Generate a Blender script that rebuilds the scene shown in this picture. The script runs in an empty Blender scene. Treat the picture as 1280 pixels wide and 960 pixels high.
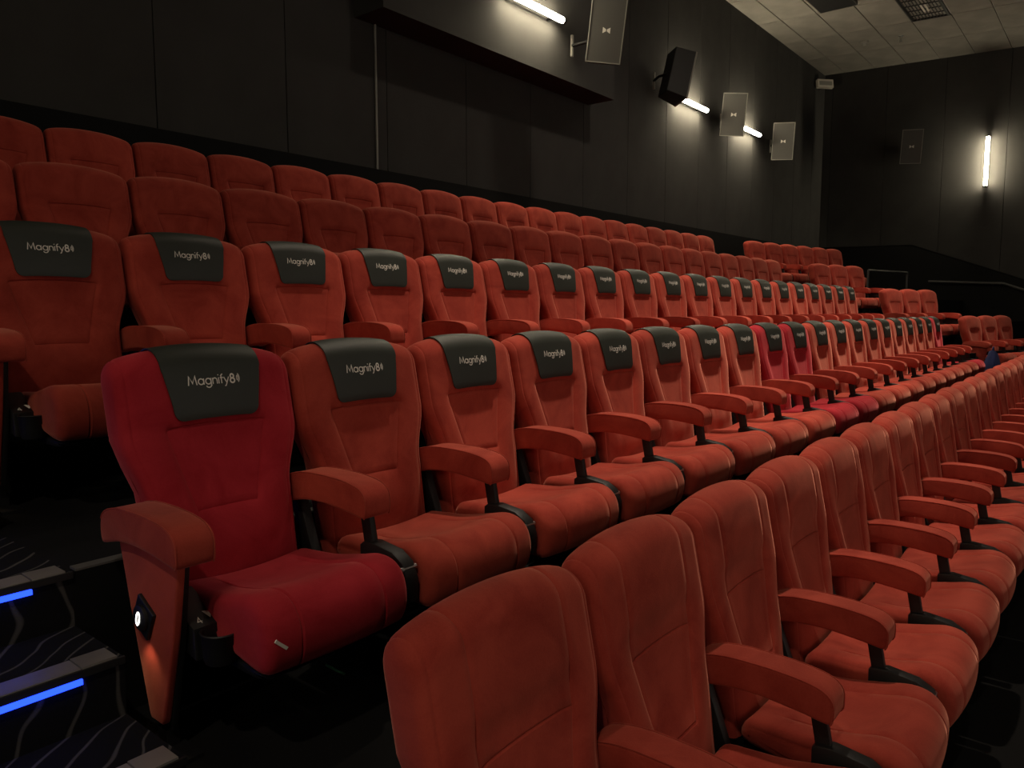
import bpy, bmesh, math, random
from mathutils import Vector, Matrix
random.seed(7)
scene = bpy.context.scene
C = scene.collection
PI = math.pi

# ------------------------------------------------------------------ camera
CAMZ = 1.61
F_PX, VPX, VPY = 950.0, 1415.0, 386.0           # focal length in pixels, vanishing point of the seat rows
pit = math.atan((480 - VPY) / F_PX)
yaw = math.atan((VPX - 640) / math.hypot(F_PX, 480 - VPY))
fwd = Vector((math.cos(yaw) * math.cos(pit), math.sin(yaw) * math.cos(pit), -math.sin(pit)))
rgt = Vector((math.sin(yaw), -math.cos(yaw), 0))
upv = rgt.cross(fwd)
cam_d = bpy.data.cameras.new('camera')
cam_d.sensor_width = 36.0
cam_d.lens = F_PX / 1280 * 36.0
cam_d.clip_start = 0.05
cam = bpy.data.objects.new('camera', cam_d)
C.objects.link(cam)
cam.matrix_world = Matrix(((rgt.x, upv.x, -fwd.x, 0), (rgt.y, upv.y, -fwd.y, 0), (rgt.z, upv.z, -fwd.z, CAMZ), (0, 0, 0, 1)))
scene.camera = cam

# ------------------------------------------------------------------ world, exposure, light levels
world = bpy.data.worlds.new('world')
scene.world = world
world.use_nodes = True
world.node_tree.nodes['Background'].inputs[0].default_value = (0.012, 0.011, 0.010, 1)
world.node_tree.nodes['Background'].inputs[1].default_value = 1.0
vs = scene.view_settings
vs.view_transform = 'Standard'
vs.look = 'None'
vs.exposure = 0.25
vs.gamma = 1.0
vs.use_curve_mapping = False
scene.cycles.use_denoising = True
scene.cycles.sample_clamp_indirect = 4.0
scene.cycles.max_bounces = 5
TUBE_W = 110.0                                    # emission of the wall tubes
WARM = (1.0, 0.84, 0.66)
SCREEN_GLOW = 0.5                                   # glow added to the unseen screen to light seat fronts and wall
# spots added in the unseen ceiling to light the seats: x, y, watts, beam angle and tilt towards the back wall in degrees
ADDED_SPOTS = [(5.4, 3.6, 70, 150, 0), (9.0, 3.6, 170, 150, 0), (13.0, 3.6, 150, 150, 0),
              (3.7, 2.05, 850, 50, 0), (6.2, 2.10, 900, 50, 1), (8.7, 2.10, 900, 50, 2), (11.2, 2.10, 850, 50, 2), (13.9, 2.10, 650, 50, 3),
              (-2.2, -0.6, 390, 130, 0)]
ADDED_SPOT_TXT = ['wide ceiling downlight nearest the lit steps over the rear rows', 'wide ceiling downlight over the middle of the rear rows', 'wide ceiling downlight over the angled side block',
           'narrow ceiling spot nearest the lit steps over the flap rows', 'second narrow ceiling spot from the lit steps', 'third narrow ceiling spot from the lit steps', 'fourth narrow ceiling spot from the lit steps', 'narrow ceiling spot nearest the right wall',
           'ceiling downlight over the lit steps themselves']

# ------------------------------------------------------------------ room measures (metres; row A floor is z = 0)
P = 0.58                                         # seat pitch
X0 = 1.205                                       # first seat of every row
ROWS = 'ABCDE'
YREF = {r: 2.143 + 1.172 * (i - 1) for i, r in enumerate(ROWS)}
ZF = {r: 0.45 * i for i, r in enumerate(ROWS)}
YREF['A'] -= 0.02; ZF['A'] = -0.022            # the lowest tier measures slightly lower and nearer
YEDGE = {r: 2.185 + 1.172 * (i - 2) for i, r in enumerate(ROWS)}
XL, XR, YB, YF = -6.30, 19.70, 6.15, -11.0
CEIL0, CSL = 5.628 + CAMZ, 0.039
AISLE, AISLE_L = 0.80, -0.60
def ceil_z(y): return CEIL0 + CSL * (y - YB)

# ------------------------------------------------------------------ materials
def newmat(name):
    m = bpy.data.materials.new(name); m.use_nodes = True
    nt = m.node_tree; b = nt.nodes['Principled BSDF']
    return m, nt, b
def N(nt, t, **kw):
    n = nt.nodes.new(t)
    for k, v in kw.items(): setattr(n, k, v)
    return n
def plain(name, col, rough=0.6, metal=0.0, spec=0.5, bump=0.0, bscale=300, var=0.0):
    m, nt, b = newmat(name)
    b.inputs['Base Color'].default_value = (*col, 1)
    b.inputs['Roughness'].default_value = rough
    b.inputs['Metallic'].default_value = metal
    b.inputs['Specular IOR Level'].default_value = spec
    tc = N(nt, 'ShaderNodeTexCoord')
    if bump > 0:
        no = N(nt, 'ShaderNodeTexNoise'); no.inputs['Scale'].default_value = bscale; no.inputs['Detail'].default_value = 3
        nt.links.new(tc.outputs['Object'], no.inputs['Vector'])
        bp = N(nt, 'ShaderNodeBump'); bp.inputs['Strength'].default_value = bump; bp.inputs['Distance'].default_value = 0.002
        nt.links.new(no.outputs[0], bp.inputs['Height']); nt.links.new(bp.outputs[0], b.inputs['Normal'])
    if var > 0:
        n2 = N(nt, 'ShaderNodeTexNoise'); n2.inputs['Scale'].default_value = 2.3; n2.inputs['Detail'].default_value = 5
        nt.links.new(tc.outputs['Object'], n2.inputs['Vector'])
        r = N(nt, 'ShaderNodeValToRGB')
        r.color_ramp.elements[0].position = 0.3; r.color_ramp.elements[1].position = 0.7
        r.color_ramp.elements[0].color = (*[c * (1 - var) for c in col], 1)
        r.color_ramp.elements[1].color = (*[min(1, c * (1 + var)) for c in col], 1)
        nt.links.new(n2.outputs[0], r.inputs[0]); nt.links.new(r.outputs[0], b.inputs['Base Color'])
    return m
def velvet(name, dark, light, sheen):
    m, nt, b = newmat(name)
    tc = N(nt, 'ShaderNodeTexCoord'); oi = N(nt, 'ShaderNodeObjectInfo')
    off = N(nt, 'ShaderNodeVectorMath', operation='SCALE'); off.inputs['Scale'].default_value = 13.0
    cmb = N(nt, 'ShaderNodeCombineXYZ')
    for i in range(3): nt.links.new(oi.outputs['Random'], cmb.inputs[i])
    nt.links.new(cmb.outputs[0], off.inputs[0])
    add = N(nt, 'ShaderNodeVectorMath', operation='ADD')
    nt.links.new(tc.outputs['Object'], add.inputs[0]); nt.links.new(off.outputs[0], add.inputs[1])
    n1 = N(nt, 'ShaderNodeTexNoise'); n1.inputs['Scale'].default_value = 5.5; n1.inputs['Detail'].default_value = 5; n1.inputs['Roughness'].default_value = 0.62
    n1.inputs['Distortion'].default_value = 0.7
    nt.links.new(add.outputs[0], n1.inputs['Vector'])
    n2 = N(nt, 'ShaderNodeTexNoise'); n2.inputs['Scale'].default_value = 260; n2.inputs['Detail'].default_value = 2
    nt.links.new(tc.outputs['Object'], n2.inputs['Vector'])
    mix = N(nt, 'ShaderNodeMath', operation='MULTIPLY_ADD'); mix.inputs[1].default_value = 0.22
    nt.links.new(n2.outputs[0], mix.inputs[0]); nt.links.new(n1.outputs[0], mix.inputs[2])
    r = N(nt, 'ShaderNodeValToRGB')
    r.color_ramp.elements[0].position = 0.40; r.color_ramp.elements[0].color = (*dark, 1)
    r.color_ramp.elements[1].position = 0.78; r.color_ramp.elements[1].color = (*light, 1)
    nt.links.new(mix.outputs[0], r.inputs[0])
    hs = N(nt, 'ShaderNodeHueSaturation')
    mr = N(nt, 'ShaderNodeMapRange'); mr.inputs['To Min'].default_value = 0.86; mr.inputs['To Max'].default_value = 1.12
    nt.links.new(oi.outputs['Random'], mr.inputs['Value']); nt.links.new(mr.outputs[0], hs.inputs['Value'])
    nt.links.new(r.outputs[0], hs.inputs['Color']); nt.links.new(hs.outputs[0], b.inputs['Base Color'])
    b.inputs['Roughness'].default_value = 0.92
    b.inputs['Specular IOR Level'].default_value = 0.12
    b.inputs['Sheen Weight'].default_value = 0.55
    b.inputs['Sheen Roughness'].default_value = 0.38
    b.inputs['Sheen Tint'].default_value = (*sheen, 1)
    bp = N(nt, 'ShaderNodeBump'); bp.inputs['Strength'].default_value = 0.35; bp.inputs['Distance'].default_value = 0.0015
    nt.links.new(n2.outputs[0], bp.inputs['Height']); nt.links.new(bp.outputs[0], b.inputs['Normal'])
    return m
def emit(name, col, strength):
    m, nt, b = newmat(name)
    b.inputs['Base Color'].default_value = (*[min(1, c) for c in col], 1)
    b.inputs['Emission Color'].default_value = (*col, 1)
    b.inputs['Emission Strength'].default_value = strength
    return m
M = {}
M['velvet'] = velvet('red velvet', (0.27, 0.030, 0.021), (0.43, 0.062, 0.040), (1.0, 0.40, 0.28))
M['crimson'] = velvet('crimson velvet', (0.29, 0.012, 0.020), (0.43, 0.026, 0.038), (1.0, 0.25, 0.25))
M['plastic'] = plain('black plastic', (0.0055, 0.0055, 0.006), 0.55, bump=0.15, bscale=500)
M['steel'] = plain('black painted steel', (0.006, 0.006, 0.0065), 0.55, bump=0.1, bscale=700)
M['leather'] = plain('black leatherette', (0.023, 0.027, 0.021), 0.52, spec=0.5, bump=0.25, bscale=420, var=0.25)
M['print'] = plain('pale print', (0.80, 0.77, 0.70), 0.6)
M['zinc'] = plain('zinc bolt', (0.6, 0.6, 0.58), 0.3, metal=1.0)
M['alu'] = plain('worn aluminium', (0.34, 0.33, 0.30), 0.5, metal=0.7, bump=0.2, bscale=90, var=0.25)
M['rail'] = plain('dark rail paint', (0.045, 0.045, 0.043), 0.5)
M['alu_dark'] = plain('dull edge trim', (0.16, 0.16, 0.15), 0.55, metal=0.6)
M['wall'] = plain('charcoal wall fabric', (0.048, 0.047, 0.045), 0.95, spec=0.1, bump=0.3, bscale=260, var=0.10)
M['dado'] = plain('black carpet dado', (0.010, 0.010, 0.010), 0.95, spec=0.1, bump=0.3, bscale=200)
M['joint'] = plain('dark joint', (0.010, 0.010, 0.010), 0.9, spec=0.1)
M['tile'] = plain('mineral ceiling tile', (0.23, 0.218, 0.195), 0.95, spec=0.1, bump=0.5, bscale=60, var=0.14)
M['grid'] = plain('ceiling grid', (0.34, 0.325, 0.29), 0.6)
M['speaker'] = plain('speaker cabinet', (0.012, 0.012, 0.0118), 0.6, bump=0.2, bscale=250)
M['grille'] = plain('speaker grille', (0.075, 0.073, 0.067), 0.6, bump=0.8, bscale=420)
M['rim'] = plain('grey speaker rim', (0.24, 0.235, 0.21), 0.5)
M['white'] = plain('off white', (0.7, 0.68, 0.62), 0.5)
M['signbox'] = plain('pale plastic', (0.55, 0.52, 0.45), 0.5)
M['tube'] = emit('warm white tube', (1.0, 0.86, 0.60), TUBE_W)
M['led'] = emit('blue led strip', (0.012, 0.045, 1.0), 3.2)
M['lamp'] = emit('lit glyph', (1.0, 0.95, 0.88), 5.0)
M['downlight'] = emit('downlight lens', (1.0, 0.85, 0.62), 3.0)
M['blue'] = plain('blue cloth', (0.008, 0.014, 0.075), 0.9, bump=0.5, bscale=60, var=0.3)
M['green'] = plain('green plastic', (0.05, 0.16, 0.09), 0.45)
M['screen'] = emit('lit screen', (1.0, 0.90, 0.78), SCREEN_GLOW)
def carpet():
    m, nt, b = newmat('black carpet with wavy lines')
    tc = N(nt, 'ShaderNodeTexCoord')
    mp = N(nt, 'ShaderNodeMapping'); mp.inputs['Rotation'].default_value = (0, 0, 0.9)
    nt.links.new(tc.outputs['Object'], mp.inputs['Vector'])
    w = N(nt, 'ShaderNodeTexWave', wave_type='BANDS', bands_direction='X', wave_profile='SIN')
    w.inputs['Scale'].default_value = 5.2; w.inputs['Distortion'].default_value = 6.0; w.inputs['Detail'].default_value = 1.2; w.inputs['Detail Scale'].default_value = 0.9
    nt.links.new(mp.outputs[0], w.inputs['Vector'])
    r = N(nt, 'ShaderNodeValToRGB')
    e = r.color_ramp.elements
    e[0].position = 0.945; e[0].color = (0.009, 0.009, 0.010, 1)
    e[1].position = 0.995; e[1].color = (0.075, 0.072, 0.068, 1)
    nt.links.new(w.outputs['Color'], r.inputs[0])
    nt.links.new(r.outputs[0], b.inputs['Base Color'])
    b.inputs['Roughness'].default_value = 0.97; b.inputs['Specular IOR Level'].default_value = 0.1
    no = N(nt, 'ShaderNodeTexNoise'); no.inputs['Scale'].default_value = 350
    nt.links.new(tc.outputs['Object'], no.inputs['Vector'])
    bp = N(nt, 'ShaderNodeBump'); bp.inputs['Strength'].default_value = 0.5; bp.inputs['Distance'].default_value = 0.003
    nt.links.new(no.outputs[0], bp.inputs['Height']); nt.links.new(bp.outputs[0], b.inputs['Normal'])
    return m
M['carpet'] = carpet()
M['floor'] = plain('black floor carpet', (0.0085, 0.0085, 0.0085), 0.95, spec=0.1, bump=0.4, bscale=300)

# ------------------------------------------------------------------ mesh helpers
def mesh_of(name, verts, faces, mat, smooth=True):
    me = bpy.data.meshes.new(name)
    me.from_pydata([tuple(v) for v in verts], [], faces)
    me.materials.append(M[mat] if isinstance(mat, str) else mat)
    bm = bmesh.new(); bm.from_mesh(me)
    bmesh.ops.remove_doubles(bm, verts=bm.verts, dist=1e-5)
    bmesh.ops.recalc_face_normals(bm, faces=bm.faces)
    bm.to_mesh(me); bm.free()
    if smooth:
        me.polygons.foreach_set('use_smooth', [True] * len(me.polygons))
        try: me.set_sharp_from_angle(angle=math.radians(38))
        except Exception: pass
    me.update()
    return me
def link(name, me, parent=None, loc=(0, 0, 0), rz=0.0):
    o = bpy.data.objects.new(name, me); C.objects.link(o)
    o.location = loc; o.rotation_euler = (0, 0, rz)
    if parent: o.parent = parent
    return o
def tag(o, label, cat, group=None):
    o['label'] = label; o['category'] = cat
    if group: o['group'] = group
    return o
def struct(o, label=None):
    o['kind'] = 'structure'
    if label: o['label'] = label
    return o
def box_vf(c, s, off=0):
    x, y, z = c; a, b, d = s[0] / 2, s[1] / 2, s[2] / 2
    v = [(x + i * a, y + j * b, z + k * d) for i in (-1, 1) for j in (-1, 1) for k in (-1, 1)]
    f = [(0, 1, 3, 2), (4, 6, 7, 5), (0, 4, 5, 1), (2, 3, 7, 6), (0, 2, 6, 4), (1, 5, 7, 3)]
    return v, [tuple(i + off for i in q) for q in f]
def boxes(name, lst, mat, bevel=0.0):
    V, Fc = [], []
    for c, s in lst:
        v, f = box_vf(c, s, len(V)); V += v; Fc += f
    me = mesh_of(name, V, Fc, mat, smooth=False)
    if bevel > 0:
        bm = bmesh.new(); bm.from_mesh(me)
        bmesh.ops.bevel(bm, geom=list(bm.edges), offset=bevel, segments=2, profile=0.5, affect='EDGES')
        bm.to_mesh(me); bm.free()
    return me
def box(name, c, s, mat, parent=None, bevel=0.0):
    return link(name, boxes(name, [((0, 0, 0), s)], mat, bevel), parent, c)
def prism_z(name, poly, z0, z1, mat):
    n = len(poly)
    V = [(x, y, z0) for x, y in poly] + [(x, y, z1) for x, y in poly]
    Fc = [tuple(range(n))[::-1], tuple(range(n, 2 * n))] + [(i, (i + 1) % n, n + (i + 1) % n, n + i) for i in range(n)]
    return mesh_of(name, V, Fc, mat, smooth=False)
def lathe(name, prof, mat, seg=20, axis='z'):
    V, Fc = [], []
    for r, h in prof:
        for k in range(seg):
            a = 2 * PI * k / seg
            V.append((r * math.cos(a), r * math.sin(a), h) if axis == 'z' else (h, r * math.cos(a), r * math.sin(a)))
    for i in range(len(prof) - 1):
        for k in range(seg):
            Fc.append((i * seg + k, i * seg + (k + 1) % seg, (i + 1) * seg + (k + 1) % seg, (i + 1) * seg + k))
    return mesh_of(name, V, Fc, mat)
def tube(name, pts, r, mat, seg=8):
    V, Fc = [], []
    pts = [Vector(p) for p in pts]
    for i, p in enumerate(pts):
        d = (pts[min(i + 1, len(pts) - 1)] - pts[max(i - 1, 0)]).normalized()
        a = d.orthogonal().normalized() if i == 0 else (a_prev - d * a_prev.dot(d)).normalized()
        a_prev = a; b = d.cross(a)
        for k in range(seg):
            t = 2 * PI * k / seg
            V.append(p + a * (r * math.cos(t)) + b * (r * math.sin(t)))
    for i in range(len(pts) - 1):
        for k in range(seg):
            Fc.append((i * seg + k, i * seg + (k + 1) % seg, (i + 1) * seg + (k + 1) % seg, (i + 1) * seg + k))
    Fc.append(tuple(range(seg))[::-1]); Fc.append(tuple(range((len(pts) - 1) * seg, len(pts) * seg)))
    return mesh_of(name, V, Fc, mat)
def spline(pts, n):
    """closed Catmull-Rom through pts, n samples for each span"""
    out = []; L = len(pts)
    for i in range(L):
        p0, p1, p2, p3 = [Vector((*pts[(i + k) % L], 0)) for k in (-1, 0, 1, 2)]
        for k in range(n):
            t = k / n
            q = 0.5 * ((2 * p1) + (p2 - p0) * t + (2 * p0 - 5 * p1 + 4 * p2 - p3) * t * t + (3 * p1 - p0 - 3 * p2 + p3) * t ** 3)
            out.append((q.x, q.y))
    return out
def rounded_extrude(name, prof, x0, x1, r, mat, nr=4, cols=(), warp=None, smooth=True):
    """profile in (y, z) extruded along x; the two rims are rounded with radius r"""
    L = len(prof)
    area = sum(prof[i][0] * prof[(i + 1) % L][1] - prof[(i + 1) % L][0] * prof[i][1] for i in range(L))
    sg = 1 if area > 0 else -1
    nor = []
    for i in range(L):
        a, b = prof[i - 1], prof[(i + 1) % L]
        d = Vector((b[0] - a[0], b[1] - a[1])); d.normalize()
        nor.append(Vector((d.y, -d.x)) * sg)         # outward
    st = [(x0 + r - r * math.cos(PI / 2 * k / nr) if nr else x0, r * (1 - math.sin(PI / 2 * k / nr))) for k in range(nr + 1)]
    st = st + [(x, 0.0) for x in cols] + [(x0 + x1 - x, i) for x, i in reversed(st)]
    V, Fc = [], []
    for x, ins in st:
        for j, (p, n) in enumerate(zip(prof, nor)):
            q = Vector((x, p[0] - n.x * ins, p[1] - n.y * ins))
            if warp: q = warp(q, j / L, Vector((0, n.x, n.y)))
            V.append(q)
    S = len(st)
    for i in range(S - 1):
        for k in range(L):
            Fc.append((i * L + k, i * L + (k + 1) % L, (i + 1) * L + (k + 1) % L, (i + 1) * L + k))
    Fc.append(tuple(range(L))[::-1]); Fc.append(tuple(range((S - 1) * L, S * L)))
    return mesh_of(name, V, Fc, mat, smooth)

# ------------------------------------------------------------------ seat: backrest surface
Z_B, Z_T = 0.33, 1.048
RZ = 0.056
def sm(a, b, x):
    t = max(0.0, min(1.0, (x - a) / (b - a))); return t * t * (3 - 2 * t)
def half_w(z): return 0.231 + (0.2835 - 0.231) * sm(0.60, 0.80, z)
def z_top(u):
    a = abs(u)
    z = Z_T - 0.036 * a ** 2.2
    if a > 0.90: z -= 0.024 * (1 - math.sqrt(max(0, 1 - ((a - 0.90) / 0.10) ** 2)))
    return z
def gthick(u): return max(0.0, 1 - abs(u) ** 10) ** (1 / 4.0)
def y_mid(z): return 0.064 + 0.205 * (z - 0.95) + 0.05 * (max(0, 0.62 - z)) ** 1.5
def half_t(u, z): return (0.064 - 0.014 * sm(0.62, 0.36, z)) * gthick(u)
SEAM = {'hi': 0.82, 'lo': 0.575, 'over_top': False}           # heights of the two cross seams
def seam_x(z):
    hi, lo = SEAM['hi'], SEAM['lo']
    if z >= hi: return 0.158
    if z >= lo: return 0.158 - 0.062 * (hi - z) / (hi - lo)
    return 0.096
def front_add(x, z):
    """cushion relief of the front: head pillow, hollow centre, lumbar swell"""
    s = seam_x(z)
    head = 0.010 * math.exp(-((z - 0.93) / 0.09) ** 2) * max(0.0, 1 - (x / 0.20) ** 2)
    hollow = -0.017 * sm(s + 0.05, s - 0.03, abs(x)) * sm(0.86, 0.78, z) * sm(0.36, 0.60, z)
    lum = 0.020 * math.exp(-((z - 0.48) / 0.085) ** 2) * max(0.0, 1 - (x / 0.19) ** 2)
    return head + hollow + lum
def back_point(u, s):
    zt = z_top(u); rz = RZ
    if s <= 1:
        z = Z_B + (zt - rz - Z_B) * s
        x = u * half_w(z)
        return Vector((x, y_mid(z) - half_t(u, z) - front_add(x, z) * gthick(u), z))
    if s <= 2:
        a = (s - 1) * PI; zc = zt - rz
        x = u * half_w(zc)
        fr = front_add(x, zc) * gthick(u) * max(0, math.cos(a))
        return Vector((x, y_mid(zc) - half_t(u, zc) * math.cos(a) - fr + 0.2 * rz * math.sin(a), zc + rz * math.sin(a) * (0.35 + 0.65 * gthick(u))))
    z = zt - rz - (zt - rz - Z_B) * (s - 2)
    return Vector((u * half_w(z), y_mid(z) + half_t(u, z), z))
def back_normal(u, s):
    e = 0.004
    a = back_point(min(u + e, 0.999), s) - back_point(max(u - e, -0.999), s)
    b = back_point(u, min(3, s + e)) - back_point(u, max(0, s - e))
    n = a.cross(b)
    return n.normalized()
def s_of_z(z, u=0.0): return (z - Z_B) / (z_top(u) - RZ - Z_B)
def backrest_mesh(mat):
    d = 0.0055
    rows = []
    def span(a, b, n, rows=rows): rows += [a + (b - a) * k / n for k in range(n)]
    h1, h2 = s_of_z(SEAM['hi']), s_of_z(SEAM['lo'])
    ds = d / 0.67
    span(0, h2 - ds, 9); rows += [h2 - ds, h2]; span(h2 + ds, h1 - ds, 12); rows += [h1 - ds, h1]; span(h1 + ds, 1, 10)
    span(1, 2, 12); span(2, 3, 8); rows.append(3)
    V, Fc = [], []
    nc = None
    for s in rows:
        z = back_point(0, s).z if s <= 1 else 1.0
        w = half_w(z); us = seam_x(z) / w; du = d / w; ue = 0.90
        half = [1.0, 0.997, 0.99, 0.975, 0.955, 0.93, ue + du, ue, ue - du]
        half += [ue - du + (us + du - ue + du) * k / 6 for k in range(1, 6)]
        half += [us + du, us, us - du] + [(us - du) * (1 - k / 8) for k in range(1, 8)]
        cols = [-h for h in half] + [0.0] + half[::-1]
        nc = len(cols)
        for u in cols:
            p = back_point(u, s)
            g = 0.0
            if s <= 2.0:
                onside = abs(abs(u) - ue) < 1e-6
                onseam = abs(abs(u) - us) < 1e-6
                if onside: g = 0.0028
                if onseam and h2 - 1e-6 <= s and (s <= h1 + 1e-6 or SEAM['over_top']): g = 0.0042
                if abs(u) <= us + 1e-6 and (abs(s - h1) < 1e-6 or abs(s - h2) < 1e-6): g = 0.0044
            if g: p = p - back_normal(u, s) * g
            V.append(p)
    for i in range(len(rows) - 1):
        for k in range(nc - 1):
            Fc.append((i * nc + k, i * nc + k + 1, (i + 1) * nc + k + 1, (i + 1) * nc + k))
    # bottom closing: front row 0 with rear last row
    L = (len(rows) - 1) * nc
    for k in range(nc - 1): Fc.append((k, L + k, L + k + 1, k + 1))
    me = mesh_of('backrest', V, Fc, mat)
    return me
def patch_mesh(name, s0, s1, hw_of, off, thick, mat, ns=30, nu=14, flip=False):
    """a sheet that follows the backrest surface, given by half widths, with its own thickness"""
    V, Fc = [], []
    for lay in (off + thick, off):
        for i in range(ns + 1):
            s = s0 + (s1 - s0) * (i / ns) ** 1.7
            hw = hw_of(s, i / ns)
            for k in range(nu + 1):
                x = -hw + 2 * hw * k / nu
                z = back_point(0, s).z if s <= 1 else (1.0 if s <= 2 else back_point(0, s).z)
                u = max(-0.97, min(0.97, x / half_w(z)))
                V.append(back_point(u, s) + back_normal(u, s) * lay)
    n1, half = nu + 1, (ns + 1) * (nu + 1)
    for i in range(ns):
        for k in range(nu):
            a = i * n1 + k
            Fc.append((a, a + 1, a + n1 + 1, a + n1))
            Fc.append((half + a, half + a + n1, half + a + n1 + 1, half + a + 1))
    rim = [k for k in range(n1)] + [i * n1 + nu for i in range(1, ns + 1)] + [ns * n1 + k for k in range(nu - 1, -1, -1)] + [i * n1 for i in range(ns - 1, 0, -1)]
    for a, b in zip(rim, rim[1:] + rim[:1]): Fc.append((a, b, half + b, half + a))
    return mesh_of(name, V, Fc, mat)
FLAP_S0 = s_of_z(0.838)
FLAP_S1 = 2.25
def flap_hw(s, t):
    z = back_point(0, s).z if s <= 1 else 1.05
    hw = 0.134 + 0.024 * sm(0.838, 1.03, z)
    r = 0.030
    dist = max(0.0, z - 0.838) if s <= 1 else 1
    if dist < r: hw -= r - math.sqrt(max(0, r * r - (r - dist) ** 2))
    if s > 2: hw = 0.158
    return hw
def shell_hw(s, t): return 0.9 * half_w(back_point(0, s).z)

# ------------------------------------------------------------------ lettering strokes (x height = 1)
def arc(cx, cy, rx, ry, a0, a1, n=14):
    return [(cx + rx * math.cos(math.radians(a0 + (a1 - a0) * k / n)), cy + ry * math.sin(math.radians(a0 + (a1 - a0) * k / n))) for k in range(n + 1)]
def word_strokes():
    S = []; t = 0.19
    def put(x, strokes, w=t): S.extend([([(x + a, b) for a, b in st], w) for st in strokes])
    x = 0.0
    put(x, [[(0, 0), (0.22, 1.45), (0.72, 0.30), (1.22, 1.45), (1.44, 0)]]); x += 1.72
    put(x, [arc(0.48, 0.5, 0.46, 0.46, 0, 360, 22), [(0.96, 1.0), (0.96, 0)]]); x += 1.28
    put(x, [arc(0.48, 0.5, 0.46, 0.46, 0, 360, 22), [(0.96, 1.0), (0.96, -0.1)] + arc(0.50, -0.1, 0.46, 0.40, 0, -165, 10)]); x += 1.28
    put(x, [[(0, 0), (0, 1.0)], arc(0.38, 0.58, 0.38, 0.38, 180, 0, 12) + [(0.76, 0)]]); x += 1.08
    put(x, [[(0, 0), (0, 1.0)], [(-0.02, 1.33), (-0.02, 1.50)]]); x += 0.34
    put(x, [[(0.15, 0), (0.15, 1.2)] + arc(0.43, 1.2, 0.28, 0.28, 180, 80, 8), [(-0.08, 0.94), (0.50, 0.94)]]); x += 0.62
    put(x, [[(0, 1.0), (0.46, 0.08)], [(0.92, 1.0), (0.26, -0.42), (0.05, -0.45)]]); x += 1.14
    put(x, [arc(0.42, 1.08, 0.31, 0.33, 0, 360, 20), arc(0.42, 0.36, 0.40, 0.38, 0, 360, 20)], 0.27); x += 1.05
    put(x, [arc(0.52, 0.72, 0.34, 0.55, 130, 230, 8), arc(0.22, 0.72, 0.20, 0.42, -60, 60, 8), arc(0.22, 0.72, 0.36, 0.62, -62, 62, 8), arc(0.22, 0.72, 0.52, 0.80, -64, 64, 8)], 0.11); x += 0.85
    return S, x
def ribbon(pts, w):
    closed = (Vector(pts[0]) - Vector(pts[-1])).length < 1e-6
    pv = [Vector(p) for p in pts]; out = []
    n = len(pv)
    for i in range(n):
        if closed: a, b = pv[(i - 1) % (n - 1)], pv[(i + 1) % (n - 1)]
        else: a, b = pv[max(0, i - 1)], pv[min(n - 1, i + 1)]
        d = (b - a).normalized(); nn = Vector((-d.y, d.x))
        k = 1.0
        if 0 < i < n - 1:
            d1 = (pv[i] - pv[i - 1]).normalized(); k = 1 / max(0.45, abs(d1.dot(d)))
        out.append((pv[i] + nn * w / 2 * k, pv[i] - nn * w / 2 * k))
    return out
def lettering_mesh():
    S, width = word_strokes()
    em = 0.166 / width
    V, Fc = [], []
    zc = 0.945
    for pts, w in S:
        rib = ribbon(pts, w)
        b0 = len(V)
        for a, b in rib:
            for q in (a, b):
                x = (q.x - width / 2) * em - 0.004; z = zc + (q.y - 0.6) * em
                s = s_of_z(z, x / half_w(z)); u = x / half_w(z)
                V.append(back_point(u, s) + back_normal(u, s) * 0.0098)
        for i in range(len(rib) - 1):
            Fc.append((b0 + 2 * i, b0 + 2 * i + 1, b0 + 2 * i + 3, b0 + 2 * i + 2))
    me = bpy.data.meshes.new('lettering'); me.from_pydata([tuple(v) for v in V], [], Fc); me.materials.append(M['print']); me.update()
    return me

# ------------------------------------------------------------------ seat: other parts
def cushion_mesh(mat, narrow=False):
    prof = [(-0.115, 0.335), (-0.125, 0.395), (-0.20, 0.408), (-0.30, 0.415), (-0.40, 0.434), (-0.49, 0.452), (-0.555, 0.442), (-0.596, 0.405), (-0.610, 0.352),
            (-0.602, 0.300), (-0.575, 0.268), (-0.50, 0.268), (-0.38, 0.288), (-0.25, 0.305)]
    prof = spline(prof, 4)
    cols = []
    g = 0.142
    for a in (-0.17, -g - 0.006, -g, -g + 0.006, -0.11, -0.07, -0.03, 0.03, 0.07, 0.11, g - 0.006, g, g + 0.006, 0.17): cols.append(a)
    L = len(prof)
    def warp(q, t, n):
        y, z = q.y, q.z
        top = z > 0.345
        if top:
            q.z -= 0.013 * max(0, 1 - (q.x / 0.2) ** 2) * sm(-0.56, -0.40, y)      # dished middle
        if abs(abs(q.x) - g) < 1e-5 and (top or y < -0.56) and y < -0.22:
            q = q - n * 0.0045
        k = 0.93 + 0.07 * sm(-0.18, -0.42, y) + 0.012 * math.exp(-((y + 0.58) / 0.08) ** 2)
        q.x *= k
        if narrow and q.x < 0: q.x *= 0.88
        bow = 0.020 * (q.x / 0.25) ** 2 * sm(-0.40, -0.60, y)                       # rounded front in plan
        q.y += bow
        return q
    return rounded_extrude('seat_cushion', prof, -0.248, 0.248, 0.034, mat, 5, cols, warp)
ARM_PROF = spline([(0.000, 0.530), (0.006, 0.580), (-0.020, 0.617), (-0.100, 0.638), (-0.220, 0.641), (-0.310, 0.635), (-0.365, 0.622), (-0.391, 0.597), (-0.394, 0.560), (-0.391, 0.541), (-0.378, 0.532), (-0.32, 0.540), (-0.20, 0.551), (-0.10, 0.546), (-0.03, 0.531)], 3)
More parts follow.
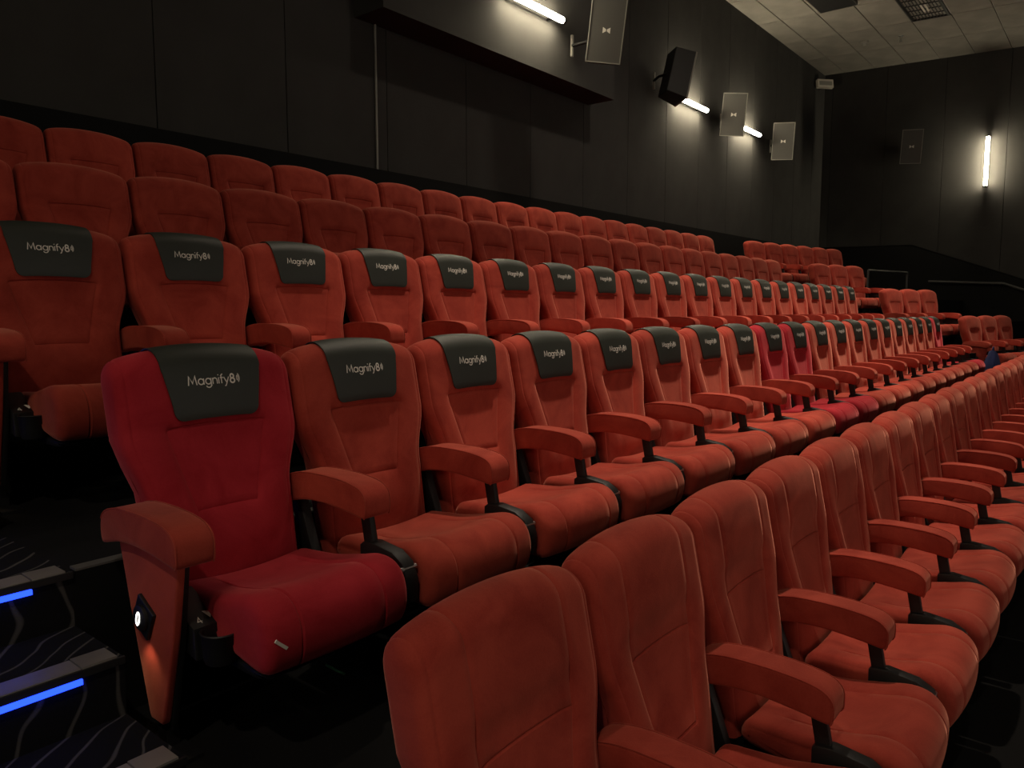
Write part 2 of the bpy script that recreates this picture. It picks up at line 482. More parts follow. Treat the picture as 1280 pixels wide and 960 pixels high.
def armrest_mesh():
    return rounded_extrude('armrest', [(y * 1.03, z) for y, z in ARM_PROF], -0.052, 0.052, 0.009, 'velvet', 3, (-0.03, 0.0, 0.03))
def poly_extrude(name, prof, x0, x1, r, mat):
    # keep corners, cut edges into short pieces so that the rims round evenly
    return rounded_extrude(name, prof, x0, x1, r, mat, 2, (), None, True)
def bar_prof(a, b, w):
    a, b = Vector(a), Vector(b); d = (b - a).normalized(); n = Vector((-d.y, d.x)) * w / 2
    return [tuple(a + n), tuple(b + n), tuple(b - n), tuple(a - n)]
def piping_mesh(name, paths, r, mat):
    V, Fc = [], []
    for path in paths:
        me = tube('tmp', path, r, mat, 6); b = len(V)
        V += [v.co.copy() for v in me.vertices]; Fc += [tuple(b + i for i in p.vertices) for p in me.polygons]
        bpy.data.meshes.remove(me)
    return mesh_of(name, V, Fc, mat)
MESH = {}
SEAM.update(hi=0.75, lo=0.50, over_top=True); MESH['back_a'] = backrest_mesh('velvet'); SEAM.update(hi=0.82, lo=0.575, over_top=False)
MESH['back'] = backrest_mesh('velvet'); MESH['back_c'] = MESH['back'].copy(); MESH['back_c'].materials[0] = M['crimson']
MESH['cushion'] = cushion_mesh('velvet'); MESH['cushion_c'] = MESH['cushion'].copy(); MESH['cushion_c'].materials[0] = M['crimson']
MESH['cushion_e'] = cushion_mesh('velvet', True); MESH['cushion_ce'] = MESH['cushion_e'].copy(); MESH['cushion_ce'].materials[0] = M['crimson']
MESH['flap'] = patch_mesh('headrest_cover', FLAP_S0, FLAP_S1, flap_hw, 0.003, 0.004, 'leather', 40, 14)
MESH['letters'] = lettering_mesh()
MESH['shell'] = patch_mesh('back_shell', 2.12, 2.98, shell_hw, 0.001, 0.008, 'plastic', 10, 8)
MESH['arm'] = armrest_mesh()
ap = [(y * 1.03, z) for y, z in ARM_PROF][4:30]
MESH['arm_pipe'] = piping_mesh('piping', [[(sx * 0.0497, y, z - 0.0010) for y, z in ap] for sx in (-1, 1)], 0.0022, 'velvet')
MESH['post'] = poly_extrude('arm_post', bar_prof((-0.352, 0.552), (-0.372, 0.448), 0.042), -0.011, 0.011, 0.003, 'steel')
MESH['bracket'] = poly_extrude('side_bracket', [(-0.345, 0.440), (-0.360, 0.452), (-0.400, 0.456), (-0.490, 0.444), (-0.535, 0.418), (-0.556, 0.370), (-0.550, 0.300), (-0.50, 0.285), (-0.38, 0.33), (-0.345, 0.35)], -0.024, 0.024, 0.006, 'plastic')
MESH['hinge'] = poly_extrude('back_hinge', [(-0.120, 0.30), (-0.030, 0.540), (-0.010, 0.555), (0.02, 0.54), (-0.055, 0.30)], -0.018, 0.018, 0.005, 'plastic')
MESH['leg'] = poly_extrude('leg', [(-0.40, 0.345), (-0.16, 0.33), (-0.13, 0.03), (-0.10, 0.012), (-0.10, 0.0), (-0.36, 0.0), (-0.36, 0.012), (-0.30, 0.03)], -0.022, 0.022, 0.004, 'steel')
MESH['pan'] = poly_extrude('seat_pan', spline([(-0.12, 0.315), (-0.30, 0.292), (-0.50, 0.262), (-0.565, 0.258), (-0.50, 0.240), (-0.30, 0.245), (-0.13, 0.28)], 2), -0.20, 0.20, 0.008, 'plastic')
MESH['bolt'] = lathe('bolt', [(0.0, -0.030), (0.008, -0.030), (0.008, 0.030), (0.0, 0.030)], 'zinc', 10, axis='x')
MESH['panel'] = rounded_extrude('end_panel', [(-0.060, 0.55), (-0.375, 0.55), (-0.370, 0.50), (-0.335, 0.33), (-0.268, 0.10), (-0.258, 0.085), (-0.200, 0.085), (-0.190, 0.10), (-0.110, 0.36)], -0.011, 0.011, 0.006, 'velvet', 3)
MESH['liner'] = rounded_extrude('panel_liner', [(-0.070, 0.55), (-0.365, 0.55), (-0.330, 0.33), (-0.262, 0.06), (-0.190, 0.06), (-0.120, 0.36)], -0.009, 0.009, 0.003, 'plastic', 2)
MESH['foot'] = boxes('floor_bracket', [((0, -0.22, 0.006), (0.07, 0.24, 0.012)), ((0, -0.225, 0.035), (0.035, 0.05, 0.05))], 'steel')
# aisle light of a row end: square plate, round knob, oval glyph (built on the -x face)
MESH['lplate'] = boxes('row_light', [((0, 0, 0), (0.012, 0.088, 0.088))], 'plastic', 0.003)
MESH['lknob'] = lathe('knob', [(0.0, -0.012), (0.030, -0.012), (0.034, -0.009), (0.035, 0.0)], 'plastic', 24, axis='x')
def oval_ring():
    V, Fc = [], []; n = 28
    for k in range(n):
        a = 2 * PI * k / n
        for ra, rb in ((0.0110, 0.0205), (0.0048, 0.0140)):
            V.append((0, ra * math.cos(a), rb * math.sin(a)))
    for k in range(n):
        Fc.append((2 * k, 2 * k + 1, (2 * k + 3) % (2 * n), (2 * k + 2) % (2 * n)))
    return mesh_of('glyph', V, Fc, 'lamp', False)
MESH['lglyph'] = oval_ring()
MESH['slot'] = boxes('slot', [((0, 0, 0), (0.004, 0.055, 0.040))], 'joint')
def cup_mesh():
    # tapered cup with an open top
    return lathe('cup_holder', [(0.0, -0.080), (0.040, -0.080), (0.044, -0.070), (0.049, -0.004), (0.052, 0.0), (0.049, 0.003), (0.046, 0.0), (0.042, -0.066), (0.0, -0.068)], 'plastic', 28)
MESH['cup'] = cup_mesh()
MESH['cplate'] = rounded_extrude('number_plate', [(-0.175, 0.405), (-0.190, 0.410), (-0.340, 0.352), (-0.345, 0.270), (-0.27, 0.285), (-0.18, 0.34)], -0.040, 0.040, 0.006, 'plastic', 2)
def glyph_mesh(name, polys):
    V, Fc = [], []
    for pl in polys:
        b = len(V); V += pl; Fc.append(tuple(range(b, b + len(pl))))
    me = bpy.data.meshes.new(name); me.from_pydata(V, [], Fc); me.materials.append(M['print']); me.update(); return me
def on_plate(x, t, h=0.0012):
    y = -0.190 - 0.150 * t; z = 0.410 - 0.058 * t
    return (x, y - 0.36 * h, z + 0.93 * h)
MESH['arrow'] = glyph_mesh('arrow_mark', [[on_plate(0.010, 0.66), on_plate(0.034, 0.70), on_plate(0.018, 0.86)]])
def digit4():
    S = [[(0.65, 0), (0.65, 1), (0, 0.32), (0.9, 0.32)]]
    pol = []
    for st in S:
        rb = ribbon(st, 0.16)
        for i in range(len(rb) - 1):
            pol.append([on_plate(-0.018 + q.x * 0.013, 0.92 - q.y * 0.14) for q in (rb[i][0], rb[i][1], rb[i + 1][1], rb[i + 1][0])])
    return pol
MESH['four'] = glyph_mesh('number_mark', digit4())

ORD = ['first', 'second', 'third', 'fourth', 'fifth', 'sixth', 'seventh', 'eighth', 'ninth', 'tenth', 'eleventh', 'twelfth', 'thirteenth', 'fourteenth',
       'fifteenth', 'sixteenth', 'seventeenth', 'eighteenth', 'nineteenth', 'last']
def row_end(root, side, light):
    """upholstered end panel of a row, with aisle light and cup holder"""
    x = side * (P / 2)
    if side < 0:
        ar = link('armrest', MESH['arm'], root, (x, 0, 0)); link('piping', MESH['arm_pipe'], ar)
    link('end_panel', MESH['panel'], root, (x + side * 0.021, 0, 0)); link('panel_liner', MESH['liner'], root, (x + side * 0.001, 0, 0))
    link('floor_bracket', MESH['foot'], root, (x, 0, 0))
    if light:
        xo = x + side * 0.036
        lp = link('row_light', MESH['lplate'], root, (xo, -0.196, 0.362)); lp.rotation_euler = (math.radians(28), 0, 0)
        lp['label'] = 'black square aisle light with a lit white oval'
        k = link('knob', MESH['lknob'], lp, (side * 0.004 if side < 0 else 0.004, 0, 0))
        if side > 0: k.rotation_euler = (0, 0, PI)
        g = link('glyph', MESH['lglyph'], lp, (side * 0.0172, 0, 0)); g.rotation_euler = (math.radians(-8), 0, 0)
        link('slot', MESH['slot'], root, (xo - side * 0.0065, -0.245, 0.335)).rotation_euler = (math.radians(-20), 0, 0)
        ld = bpy.data.lights.new('row_lamp', 'SPOT'); ld.energy = 0.22; ld.color = (1, 0.72, 0.42); ld.spot_size = math.radians(95); ld.spot_blend = 0.9; ld.shadow_soft_size = 0.01
        lo = bpy.data.objects.new('row_lamp', ld); C.objects.link(lo); lo.parent = root
        lo.location = (xo + side * 0.035, -0.215, 0.308); lo.rotation_euler = (0, math.radians(-side * -18), 0)
    if side < 0:
        ch = link('cup_holder', MESH['cup'], root, (x + 0.066, -0.390, 0.345))
        cp = link('number_plate', MESH['cplate'], root, (x + 0.054, -0.012, 0))
        link('arrow_mark', MESH['arrow'], cp); link('number_mark', MESH['four'], cp)
def seat(label, group, loc, rz=0.0, flap=False, crimson=False, left_end=False, right_end=False, light=False, seamed=False):
    root = bpy.data.objects.new('cinema_seat', None); C.objects.link(root)
    root.empty_display_size = 0.1
    root.location = loc; root.rotation_euler = (0, 0, rz)
    tag(root, label, 'seat', group)
    c = '_c' if crimson else ''
    link('backrest', MESH['back_a' if seamed else 'back' + c], root)
    link('back_shell', MESH['shell'], root)
    link('seat_cushion', MESH['cushion' + (c or ('_' if left_end else '')) + ('e' if left_end else '')], root)
    link('seat_pan', MESH['pan'], root)
    if flap:
        f = link('headrest_cover', MESH['flap'], root)
        f['label'] = 'black leatherette headrest flap printed Magnify8'
        link('lettering', MESH['letters'], f)
    x = P / 2
    ar = link('armrest', MESH['arm'], root, (x, 0, 0)); link('piping', MESH['arm_pipe'], ar)
    link('arm_post', MESH['post'], root, (x, 0, 0))
    b = link('side_bracket', MESH['bracket'], root, (x, 0, 0))
    link('bolt', MESH['bolt'], b, (0, -0.535, 0.40))
    link('back_hinge', MESH['hinge'], root, (x, 0, 0))
    link('leg', MESH['leg'], root, (x, 0, 0))
    if left_end: row_end(root, -1, light)
    if right_end: row_end(root, 1, False)
    return root

# ------------------------------------------------------------------ structure
SIDE_X, SIDE_T = 13.05, math.tan(math.radians(13.5))
def edge_poly(ya, yb):
    dy = SIDE_T * (XR - SIDE_X)
    return [(AISLE, ya), (SIDE_X, ya), (XR, ya - dy), (XR, yb - dy), (SIDE_X, yb), (AISLE, yb)]
base = struct(link('floor', prism_z('floor', [(XL, YF), (XR, YF), (XR, YB), (XL, YB)], -0.62, -0.45, 'floor')))
yA0 = YEDGE['A']
struct(link('floor_tier', prism_z('floor_tier', edge_poly(yA0, YEDGE['B']), -0.45, ZF['A'], 'floor')))
for i, r in enumerate('BCD'):
    nx = 'CDE'[i]
    struct(link('floor_tier', prism_z('floor_tier', edge_poly(YEDGE[r], YEDGE[nx]), -0.45, ZF[r], 'floor')))
pe = edge_poly(YEDGE['E'], YB)
pe[3] = (XR, YB); pe[4] = (SIDE_X, YB)
struct(link('floor_tier', prism_z('floor_tier', pe, -0.45, ZF['E'], 'floor')))
dyl = SIDE_T * (AISLE_L - XL)
for i, r in enumerate(ROWS):                      # tiers beyond the stepped aisle
    ya, yb = YEDGE[r], (YB if r == 'E' else YEDGE[ROWS[i + 1]])
    struct(link('floor_tier', prism_z('floor_tier', [(XL, ya - dyl), (AISLE_L, ya), (AISLE_L, yb), (XL, YB if r == 'E' else yb - dyl)], -0.45, ZF[r], 'floor')))
n = 0
for r in 'BCDE':                                  # metal edge of every tier
    n += 1
    struct(box('trim_%d' % n, ((AISLE + SIDE_X) / 2, YEDGE[r] + 0.020, ZF[r] + 0.003), (SIDE_X - AISLE - 0.02, 0.040, 0.006), 'alu_dark'))
# stepped aisle: two steps and a landing for every tier
def stair(y0, y1, z, lit):
    st = link('stair_step', prism_z('stair_step', [(AISLE_L, y0), (AISLE, y0), (AISLE, y1), (AISLE_L, y1)], -0.45, z, 'carpet'))
    struct(st, 'carpeted aisle step with aluminium nosing')
    if lit:
        w = 0.70 - AISLE_L
        box('nosing', (AISLE_L + w / 2, y0 + 0.034, z + 0.003), (w, 0.068, 0.006), 'alu', st)
        box('nosing_end_plate', (0.743, y0 + 0.034, z + 0.004), (0.080, 0.072, 0.008), 'alu', st)
        box('nosing_lip', ((AISLE_L + AISLE) / 2, y0 - 0.004, z - 0.006), (AISLE - AISLE_L, 0.008, 0.018), 'steel', st)
        box('led_strip', (AISLE_L + w / 2, y0 - 0.005, z - 0.024), (w, 0.010, 0.013), 'led', st)
    return st
for i, r in enumerate(ROWS):
    y = YEDGE[r]; z = ZF[r]
    end = YB if r == 'E' else None
    stair(y, end or y + 0.590, z, True)
    if r != 'E':
        stair(y + 0.590, y + 0.880, z + 0.15, True)
        stair(y + 0.880, y + 1.172, z + 0.30, True)
# walls
PANEL_W = 1.22
def panel_wall(name, kind, a0, a1, z0, z1, first):
    """thin backing wall with separate fabric panels as children"""
    if kind == 'back':
        w = link(name, boxes(name, [(((XL + XR) / 2, YB + 0.10, (z0 + z1) / 2), (XR - XL + 0.4, 0.16, z1 - z0))], 'joint'))
    else:
        w = link(name, boxes(name, [((XR + 0.10, (YF + YB) / 2, (z0 + z1) / 2), (0.16, YB - YF + 0.4, z1 - z0))], 'joint'))
    struct(w)
    cuts = []
    x = first
    while x > a0: x -= PANEL_W
    x += PANEL_W
    cuts = [a0]
    while x < a1: cuts.append(x); x += PANEL_W
    cuts.append(a1)
    shared = {}
    for p, q in zip(cuts, cuts[1:]):
        L = round(q - p - 0.007, 4)
        if L < 0.03: continue
        if L not in shared:
            sz = (L, 0.028, z1 - z0 - 1.0) if kind == 'back' else (0.028, L, z1 - z0 - 1.0)
            shared[L] = boxes('wall_panel', [((0, 0, 0), sz)], 'wall', 0.004)
        m = (p + q) / 2
        link('wall_panel', shared[L], w, (m, YB + 0.012, (z0 + z1) / 2 + 0.5) if kind == 'back' else (XR + 0.012, m, (z0 + z1) / 2 + 0.5))
    return w
HT = CEIL0 + 0.25
panel_wall('wall_back', 'back', XL, XR, -0.6, HT, 10.39)
panel_wall('wall_right', 'right', YF, YB, -0.6, HT, 3.52)
struct(box('wall_left', (XL - 0.08, (YF + YB) / 2, (HT - 0.6) / 2), (0.16, YB - YF + 0.4, HT + 0.6), 'wall'))
wf = struct(box('wall_front', ((XL + XR) / 2, YF - 0.08, (HT - 0.6) / 2), (XR - XL + 0.4, 0.16, HT + 0.6), 'wall'))
# black dado along the back wall, and along the right wall where it drops with the tiers
DZ = 1.43 + CAMZ
struct(box('baseboard_back', ((XL + XR) / 2, YB - 0.018, (ZF['E'] + DZ) / 2), (XR - XL, 0.036, DZ - ZF['E']), 'dado'))
yk = 4.05
dpoly = [(YB - 0.04, -0.44), (YB - 0.04, DZ + 0.07), (yk, DZ + 0.04), (-3.0, DZ + 0.04 - (yk + 3.0) * 0.385), (-3.0, -0.44)]
struct(link('baseboard_right', rounded_extrude('baseboard_right', dpoly, XR - 0.036, XR, 0.004, 'dado', 2)))
struct(link('trim_5', tube('trim_5', [(XR - 0.03, YB - 0.05, DZ + 0.07), (XR - 0.03, yk, DZ + 0.04), (XR - 0.03, -3.0, DZ + 0.04 - (yk + 3) * 0.385)], 0.018, 'joint')))
# bulkhead that juts out of the back wall, with a thin conduit below it
BX0, BX1, BY, BZ = 5.10, 9.28, 5.72, 2.865 + CAMZ
bh = struct(link('trim_6', boxes('bulkhead', [(((BX0 + BX1) / 2, (BY + YB) / 2, (BZ + HT) / 2), (BX1 - BX0, YB - BY, HT - BZ))], 'wall')), 'charcoal bulkhead jutting out of the back wall')
con = link('conduit', tube('conduit', [(5.35, YB - 0.018, DZ), (5.35, YB - 0.018, BZ)], 0.012, 'rim'))
tag(con, 'thin grey conduit running up the back wall to the bulkhead', 'conduit')
# ceiling
ang = math.atan(CSL)
ce = link('ceiling', boxes('ceiling', [(((XL + XR) / 2, 0, 0.09), (XR - XL + 0.4, (YB - YF) * 1.01 + 0.2, 0.10))], 'grid'), None, (0, (YB + YF) / 2, ceil_z((YB + YF) / 2)))
ce.rotation_euler = (ang, 0, 0)
struct(ce)
TX, TY = 1.42, 0.678
xl = [19.66 - TX * k for k in range(0, 16)]
yl = [5.70 + TY - TY * k for k in range(0, 27)]
tile_me = boxes('ceiling_tile', [((0, 0, 0), (TX - 0.018, TY - 0.018, 0.024))], 'tile', 0.003)
rest = []
ymid0 = (YB + YF) / 2
VENT = (16.13, 3.335)
for i, xa in enumerate(xl):
    for j, yb_ in enumerate(yl):
        cx, cy = xa - TX / 2, yb_ - TY / 2
        if cx < XL or cy < YF or cy + 0.3 > YB + 0.35: continue
        if abs(cx - VENT[0]) < 0.3 and abs(cy - VENT[1]) < 0.2: continue
        loc = (cx, cy - ymid0, 0.028)
        if cx > 9.0 and cy > -2.0: link('ceiling_tile', tile_me, ce, loc)
        else: rest.append((loc, (TX - 0.018, TY - 0.018, 0.024)))
ro = link('ceiling_tiling', boxes('ceiling_tiling', rest, 'tile'), ce); ro['kind'] = 'stuff'
# unseen screen on the front wall, its glow added as low front light
sc_ = box('screen', ((XL + XR) / 2, YF + 0.10, 3.2), (15.0, 0.06, 5.6), 'screen', None, 0.01)
tag(sc_, 'wide lit cinema screen on the front wall', 'screen')

# ------------------------------------------------------------------ ceiling things
def at_ceiling(x, y, dz=0.0): return (x, y, ceil_z(y) + dz)
v = bpy.data.objects.new('ceiling_vent', None); C.objects.link(v); v.location = at_ceiling(VENT[0], VENT[1], 0.02); v.rotation_euler = (ang, 0, 0)
tag(v, 'black square-mesh air vent set into the tiled ceiling', 'vent')
box('backing', (0, 0, 0.03), (TX - 0.06, TY - 0.06, 0.01), 'joint', v)
link('frame', boxes('frame', [((s * (TX / 2 - 0.025), 0, 0), (0.030, TY - 0.02, 0.03)) for s in (-1, 1)] + [((0, s * (TY / 2 - 0.025), 0), (TX - 0.02, 0.030, 0.03)) for s in (-1, 1)], 'steel'), v)
bar_x = boxes('slat', [((0, 0, 0), (TX - 0.07, 0.012, 0.016))], 'speaker'); bar_y = boxes('slat', [((0, 0, 0), (0.014, TY - 0.07, 0.016))], 'speaker')
for k in range(1, 12): link('slat', bar_x, v, (0, -TY / 2 + TY * k / 12, 0.0))
for k in range(1, 5): link('slat', bar_y, v, (-TX / 2 + TX * k / 5, 0, 0.004))
pale = boxes('damper_bar', [((0, 0, 0), (0.38, 0.030, 0.010))], 'white')
for s in (-1, 1): link('damper_bar', pale, v, (0.05, s * 0.035 - 0.02, -0.012))
hb = bpy.data.objects.new('ceiling_box', None); C.objects.link(hb); hb.location = at_ceiling(14.55, 4.54)
tag(hb, 'black box hung under the ceiling tiles next to the vent', 'ceiling box')
box('body', (0, 0, -0.035), (1.22, 0.66, 0.07), 'steel', hb, 0.01); box('mount', (0, 0, 0.006), (0.3, 0.2, 0.03), 'steel', hb)
sd = link('smoke_detector', lathe('smoke_detector', [(0.0, -0.075), (0.035, -0.075), (0.045, -0.05), (0.075, -0.035), (0.08, 0.0), (0.0, 0.0)], 'rim', 20), None, at_ceiling(17.56, 4.71, 0.017))
tag(sd, 'small grey smoke detector on a ceiling tile', 'smoke detector')
sp = bpy.data.objects.new('sprinkler', None); C.objects.link(sp); sp.location = at_ceiling(17.59, 4.02, 0.017)
tag(sp, 'tiny metal sprinkler head on the ceiling', 'sprinkler')
link('escutcheon', lathe('escutcheon', [(0.0, -0.012), (0.045, -0.012), (0.05, 0.0)], 'zinc', 16), sp)
link('head', lathe('head', [(0.0, -0.12), (0.03, -0.12), (0.03, -0.112), (0.008, -0.105), (0.012, -0.012)], 'zinc', 12), sp)
em_ = bpy.data.objects.new('emergency_light', None); C.objects.link(em_); em_.location = (19.02, 5.95, 5.27 + CAMZ); em_.rotation_euler = (math.radians(-12), 0, math.radians(-42))
tag(em_, 'small pale emergency light box high in the far corner', 'emergency light')
box('housing', (0, 0, 0), (0.40, 0.09, 0.20), 'signbox', em_, 0.01); box('lens', (0, -0.047, 0), (0.32, 0.006, 0.10), 'rim', em_, 0.002)
box('wall_arm', (0.02, 0.19, 0.03), (0.05, 0.32, 0.05), 'steel', em_)
for (x, y, wts, beam, tilt), txt in zip(ADDED_SPOTS, ADDED_SPOT_TXT):  # lamps added out of view, each given a made-up ceiling fitting
    z = ceil_z(y)
    d = bpy.data.objects.new('ceiling_downlight', None); C.objects.link(d); d.location = (x, y, z)
    tag(d, txt, 'downlight', 'recessed ceiling downlights')
    link('trim_ring', lathe('trim_ring', [(0.11, 0.016), (0.15, 0.016), (0.15, -0.006), (0.11, -0.006), (0.11, 0.016)], 'rim', 24), d)
    link('lens', lathe('lens', [(0.0, 0.014), (0.112, 0.014)], 'downlight', 24), d)
    ld = bpy.data.lights.new('downlight_lamp', 'SPOT'); ld.spot_size = math.radians(beam); ld.spot_blend = 1.0; ld.shadow_soft_size = 0.10; ld.energy = wts; ld.color = WARM
    lo = bpy.data.objects.new('downlight_lamp', ld); C.objects.link(lo); lo.parent = d; lo.location = (0, 0, -0.012); lo.rotation_euler = (math.radians(tilt), 0, 0)

# ------------------------------------------------------------------ wall lamps
def wall_tube(loc, rot, label):
    t = bpy.data.objects.new('wall_tube_lamp', None); C.objects.link(t); t.location = loc; t.rotation_euler = rot
    tag(t, label, 'wall lamp')
    L = 1.10                                      # along local x, wall towards local +y
    box('channel', (0, 0.052, 0), (L, 0.024, 0.040), 'steel', t, 0.004)
    link('tube', tube('tube', [(-L / 2 + 0.02, 0, 0), (L / 2 - 0.02, 0, 0)], 0.036, 'tube', 14), t)
    cap = lathe('end_cap', [(0.0, -0.02), (0.040, -0.02), (0.040, 0.02), (0.0, 0.02)], 'steel', 14, axis='x')
    for s in (-1, 1):
        link('end_cap', cap, t, (s * (L / 2 - 0.015), 0, 0))
        box('wall_bracket', (s * 0.40, 0.095, 0), (0.03, 0.09, 0.03), 'steel', t)
    return t
TZ = 3.50 + CAMZ
wall_tube((7.32, BY - 0.145, TZ - 0.02), (0, 0, 0), 'lit tube lamp on the bulkhead face')
wall_tube((12.30, YB - 0.145, TZ - 0.04), (0, 0, 0), 'lit tube lamp on back wall between dark tilted speaker and grey speaker')
wall_tube((14.75, YB - 0.145, TZ - 0.04), (0, 0, 0), 'lit tube lamp on back wall between two grey speakers')
wall_tube((XR - 0.145, 2.64, 3.18 + CAMZ), (0, math.radians(90), math.radians(-90)), 'lit upright tube lamp on the right wall')
wall_tube((XL + 0.145, 2.64, 3.18 + CAMZ), (0, math.radians(90), math.radians(90)), 'lit upright tube lamp on the left wall near the back')
wall_tube((XL + 0.145, -1.4, 2.6 + CAMZ), (0, math.radians(90), math.radians(90)), 'lit upright tube lamp on the left wall near the front')

# ------------------------------------------------------------------ loudspeakers
def speaker(loc, yawd, pitchd, rolld, wall_dir, arm, label, s=1.0):
    """loc: centre of the front; the front faces local -y, turned by yaw and tipped down by pitch"""
    t = bpy.data.objects.new('surround_speaker', None); C.objects.link(t)
    R_ = Matrix.Rotation(math.radians(yawd), 4, 'Z') @ Matrix.Rotation(math.radians(pitchd), 4, 'X') @ Matrix.Rotation(math.radians(rolld), 4, 'Y')
    t.matrix_world = Matrix.Translation(loc) @ R_
    tag(t, label, 'speaker', None)
    w, h, d = 0.42 * s, 0.73 * s, 0.32 * s
    # tapered cabinet
    V = [(-w / 2, 0, -h / 2), (w / 2, 0, -h / 2), (w / 2, 0, h / 2), (-w / 2, 0, h / 2), (-w / 2 * 0.78, d, -h / 2 * 0.90), (w / 2 * 0.78, d, -h / 2 * 0.90), (w / 2 * 0.78, d, h / 2), (-w / 2 * 0.78, d, h / 2)]
    Fc = [(0, 1, 2, 3), (4, 7, 6, 5), (0, 4, 5, 1), (1, 5, 6, 2), (2, 6, 7, 3), (3, 7, 4, 0)]
    me = mesh_of('cabinet', V, Fc, 'speaker', False)
    bm = bmesh.new(); bm.from_mesh(me); bmesh.ops.bevel(bm, geom=list(bm.edges), offset=0.012, segments=2, profile=0.5, affect='EDGES'); bm.to_mesh(me); bm.free()
    link('cabinet', me, t)
    link('rim', boxes('rim', [((sx * (w / 2 - 0.006), -0.008, 0), (0.012, 0.024, h)) for sx in (-1, 1)] + [((0, -0.008, sz * (h / 2 - 0.006)), (w, 0.024, 0.012)) for sz in (-1, 1)], 'rim'), t)
    box('grille', (0, -0.006, 0), (w - 0.026, 0.014, h - 0.026), 'grille', t, 0.003)
    bow = bpy.data.meshes.new('emblem')
    e = 0.045 * s
    q = [(-e, -0.0145, -e * 0.75), (-e * 0.12, -0.0145, -e * 0.25), (-e * 0.12, -0.0145, e * 0.25), (-e, -0.0145, e * 0.75)]
    bow.from_pydata(q + [(-x, y, z) for x, y, z in q], [], [(0, 1, 2, 3), (7, 6, 5, 4)]); bow.materials.append(M['white']); bow.update()
    link('emblem', bow, t)
    # bracket from the cabinet's back to the wall
    back = Vector((0, d, 0)); end = t.matrix_world.inverted() @ (Vector(loc) + Vector(wall_dir))
    pl = box('wall_plate', end, (0.03, 0.03, 0.26), 'rim', t); pl.rotation_euler = R_.to_3x3().inverted().to_euler()
    link('wall_arm', tube('wall_arm', [back - Vector((0, 0.02, 0)), (back + end) / 2 + Vector((0, 0.02, 0)), end], 0.022, 'steel', 10), t)
    return t
def toward(loc, side=0.0):
    return math.degrees(math.atan2(-loc[1], -loc[0])) + 90 + side     # yaw that turns local -y towards the hall's front-left aisle
SPK = [((8.03, 5.07, 3.30 + CAMZ), 6, 'grey-fronted loudspeaker beside the lit bulkhead tube', (0.18, BY - 5.07 - 0.03, 0.0)),
       ((13.35, 5.74, 3.45 + CAMZ), 4, 'grey-fronted loudspeaker between the two back-wall tubes', (0.3, YB - 5.74 - 0.04, 0.0)),
       ((15.85, 5.74, 3.40 + CAMZ), 2, 'grey-fronted loudspeaker nearest the far corner of back wall', (0.3, YB - 5.74 - 0.04, 0.0))]
for loc, r, lab, wd in SPK:
    speaker(loc, toward(loc, 4), 9, r, wd, 0.3, lab)
loc = (19.02, 4.02, 3.58 + CAMZ)
speaker(loc, toward(loc, 6), 7, 2, (XR - 19.02 - 0.04, 0.1, 0.0), 0.3, 'dark loudspeaker on the right wall beside the upright tube')
loc = (11.20, 5.62, 3.55 + CAMZ)
speaker(loc, 52, 14, 4, (-0.1, YB - 5.62 - 0.04, 0.05), 0.3, 'black tilted loudspeaker turned away beside a lit tube')

# ------------------------------------------------------------------ seats
ROWTXT = {'A': ('red seat without flap', 'row in front of both flap rows', 'plain seats in front of the flap rows'),
          'B': ('red seat with black flap', 'lower flap row', 'seats of the lower flap row'),
          'C': ('red seat with black flap', 'upper flap row', 'seats of the upper flap row'),
          'D': ('red seat without flap', 'row right behind the flap rows', 'plain seats right behind the flap rows'),
          'E': ('red seat without flap', 'rearmost row', 'plain seats of the rearmost row')}
CRIM = {0, 8, 9, 19}
for r in ROWS:
    a, b, grp = ROWTXT[r]
    for k in range(20):
        crim = r == 'B' and k in CRIM
        lab = '%s, %s from the lit steps, %s' % (('crimson seat with black flap' if crim else a), ORD[k], b)
        seat(lab, grp, (X0 + P * k - (0.010 if r == 'A' else 0.0), YREF[r], ZF[r]), 0, r in 'BC', crim, k == 0, k == 19, k == 0 and r in 'BC', r == 'A')
strip = None
for o in list(C.objects):
    if o.get('label') == 'crimson seat with black flap, first from the lit steps, lower flap row':
        strip = box('pale_strip', (-0.186, -0.598, 0.352), (0.040, 0.004, 0.008), 'print', o); strip.rotation_euler = (0, math.radians(42), math.radians(-6))
SIDE = {'E': (13.72, 5.38, 11, 6), 'D': (13.76, 4.22, 13, 3), 'C': (13.95, 3.10, 16, 3), 'B': (14.58, 2.02, 16, 3)}
SIDETXT = {'E': 'rearmost row', 'D': 'second row from the rear', 'C': 'level with the upper flap row', 'B': 'level with the lower flap row'}
for r, (x, y, ph, n_) in SIDE.items():
    a = math.radians(ph)
    for k in range(n_):
        lab = 'red angled side-block seat, %s from its aisle, %s' % (ORD[k], SIDETXT[r])
        seat(lab, 'seats of the angled side block', (x + P * k * math.cos(a), y - P * k * math.sin(a), ZF[r]), -a, False, False, k == 0, k == n_ - 1, k == 0 and r == 'B')

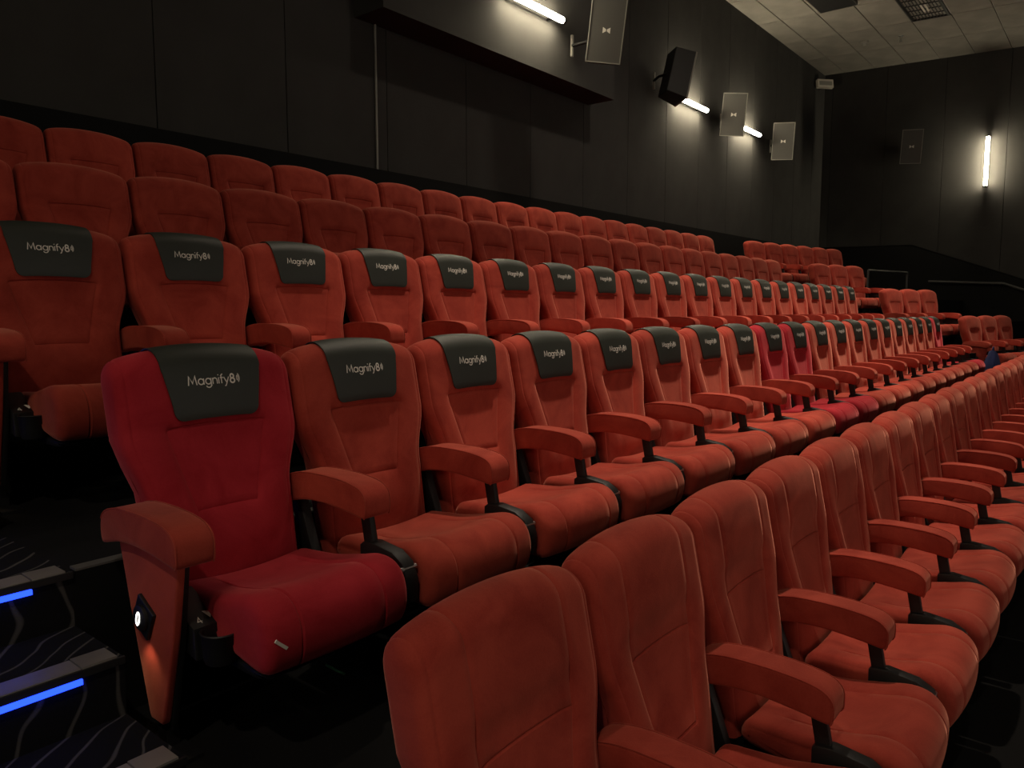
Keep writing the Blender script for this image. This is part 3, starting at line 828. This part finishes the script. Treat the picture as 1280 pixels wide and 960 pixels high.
# ------------------------------------------------------------------ rails and small things
gr = bpy.data.objects.new('guard_rail', None); C.objects.link(gr); gr.location = (15.85, 4.0, ZF['D'])
tag(gr, 'dark metal guard rail beside the angled side block', 'railing')
dx, dy = 1.55, -0.36
link('top_bar', tube('top_bar', [(0, 0, 1.0), (dx, dy, 1.0)], 0.022, 'rail'), gr)
post = tube('post', [(0, 0, 0.0), (0, 0, 1.0)], 0.020, 'rail')
link('post', post, gr); link('post', post, gr, (dx, dy, 0))
hr = bpy.data.objects.new('handrail', None); C.objects.link(hr); hr.location = (XR - 0.11, 0, CAMZ)
tag(hr, 'grey handrail along the right wall that bends down', 'handrail')
link('rail', tube('rail', [(0, 3.65, 0.62), (0, 2.20, 0.545), (0, 0.0, -0.30)], 0.030, 'rail', 10), hr)
br = tube('bracket', [(0, 0, 0), (0.04, 0, -0.05), (0.075, 0, -0.05)], 0.011, 'steel')
for y_, z_ in ((3.3, 0.60), (2.4, 0.555), (0.9, 0.045)): link('bracket', br, hr, (0, y_, z_))
# soft blue bag standing on the floor beside the side block
def bag():
    V, Fc = [], []; n1, n2 = 24, 14
    for i in range(n2 + 1):
        t = i / n2
        w = 1.0 - 0.55 * max(0.0, t - 0.45) ** 1.5 * 2.2
        for k in range(n1):
            a = 2 * PI * k / n1
            r = w * (1 + 0.06 * math.sin(3 * a + 5 * t) + 0.04 * math.sin(7 * a - 6 * t))
            V.append((0.17 * r * math.cos(a), 0.12 * r * math.sin(a), 0.50 * t * (1 + 0.05 * t * math.sin(2 * a + 1))))
    for i in range(n2):
        for k in range(n1):
            Fc.append((i * n1 + k, i * n1 + (k + 1) % n1, (i + 1) * n1 + (k + 1) % n1, (i + 1) * n1 + k))
    Fc.append(tuple(range(n1))[::-1]); Fc.append(tuple(range(n2 * n1, (n2 + 1) * n1)))
    return mesh_of('body', V, Fc, 'blue')
bg = bpy.data.objects.new('cloth_bag', None); C.objects.link(bg); bg.location = (13.75, 1.62, ZF['B'])
tag(bg, 'dark blue cloth bag beside the angled side block', 'bag')
link('body', bag(), bg)
link('strap', tube('strap', [(-0.07, 0, 0.48), (-0.05, 0, 0.55), (0.0, 0, 0.575), (0.05, 0, 0.55), (0.07, 0, 0.48)], 0.010, 'blue'), bg)
stw = link('drinking_straw', tube('drinking_straw', [(1.462, 1.966, ZF['B'] + 0.006), (1.458, 1.905, ZF['B'] + 0.006), (1.457, 1.868, ZF['B'] + 0.008)], 0.0045, 'green', 8))
tag(stw, 'green straw lying on the dark floor below the flap row', 'straw')
leg_glint = box('paper_scrap', (1.485, 1.838, ZF['B'] + 0.004), (0.006, 0.05, 0.003), 'print'); leg_glint.rotation_euler = (0, 0, 0.2)  # pale strip standing in for a glint off the metal seat leg
tag(leg_glint, 'thin pale scrap on the dark floor beside the straw', 'scrap')
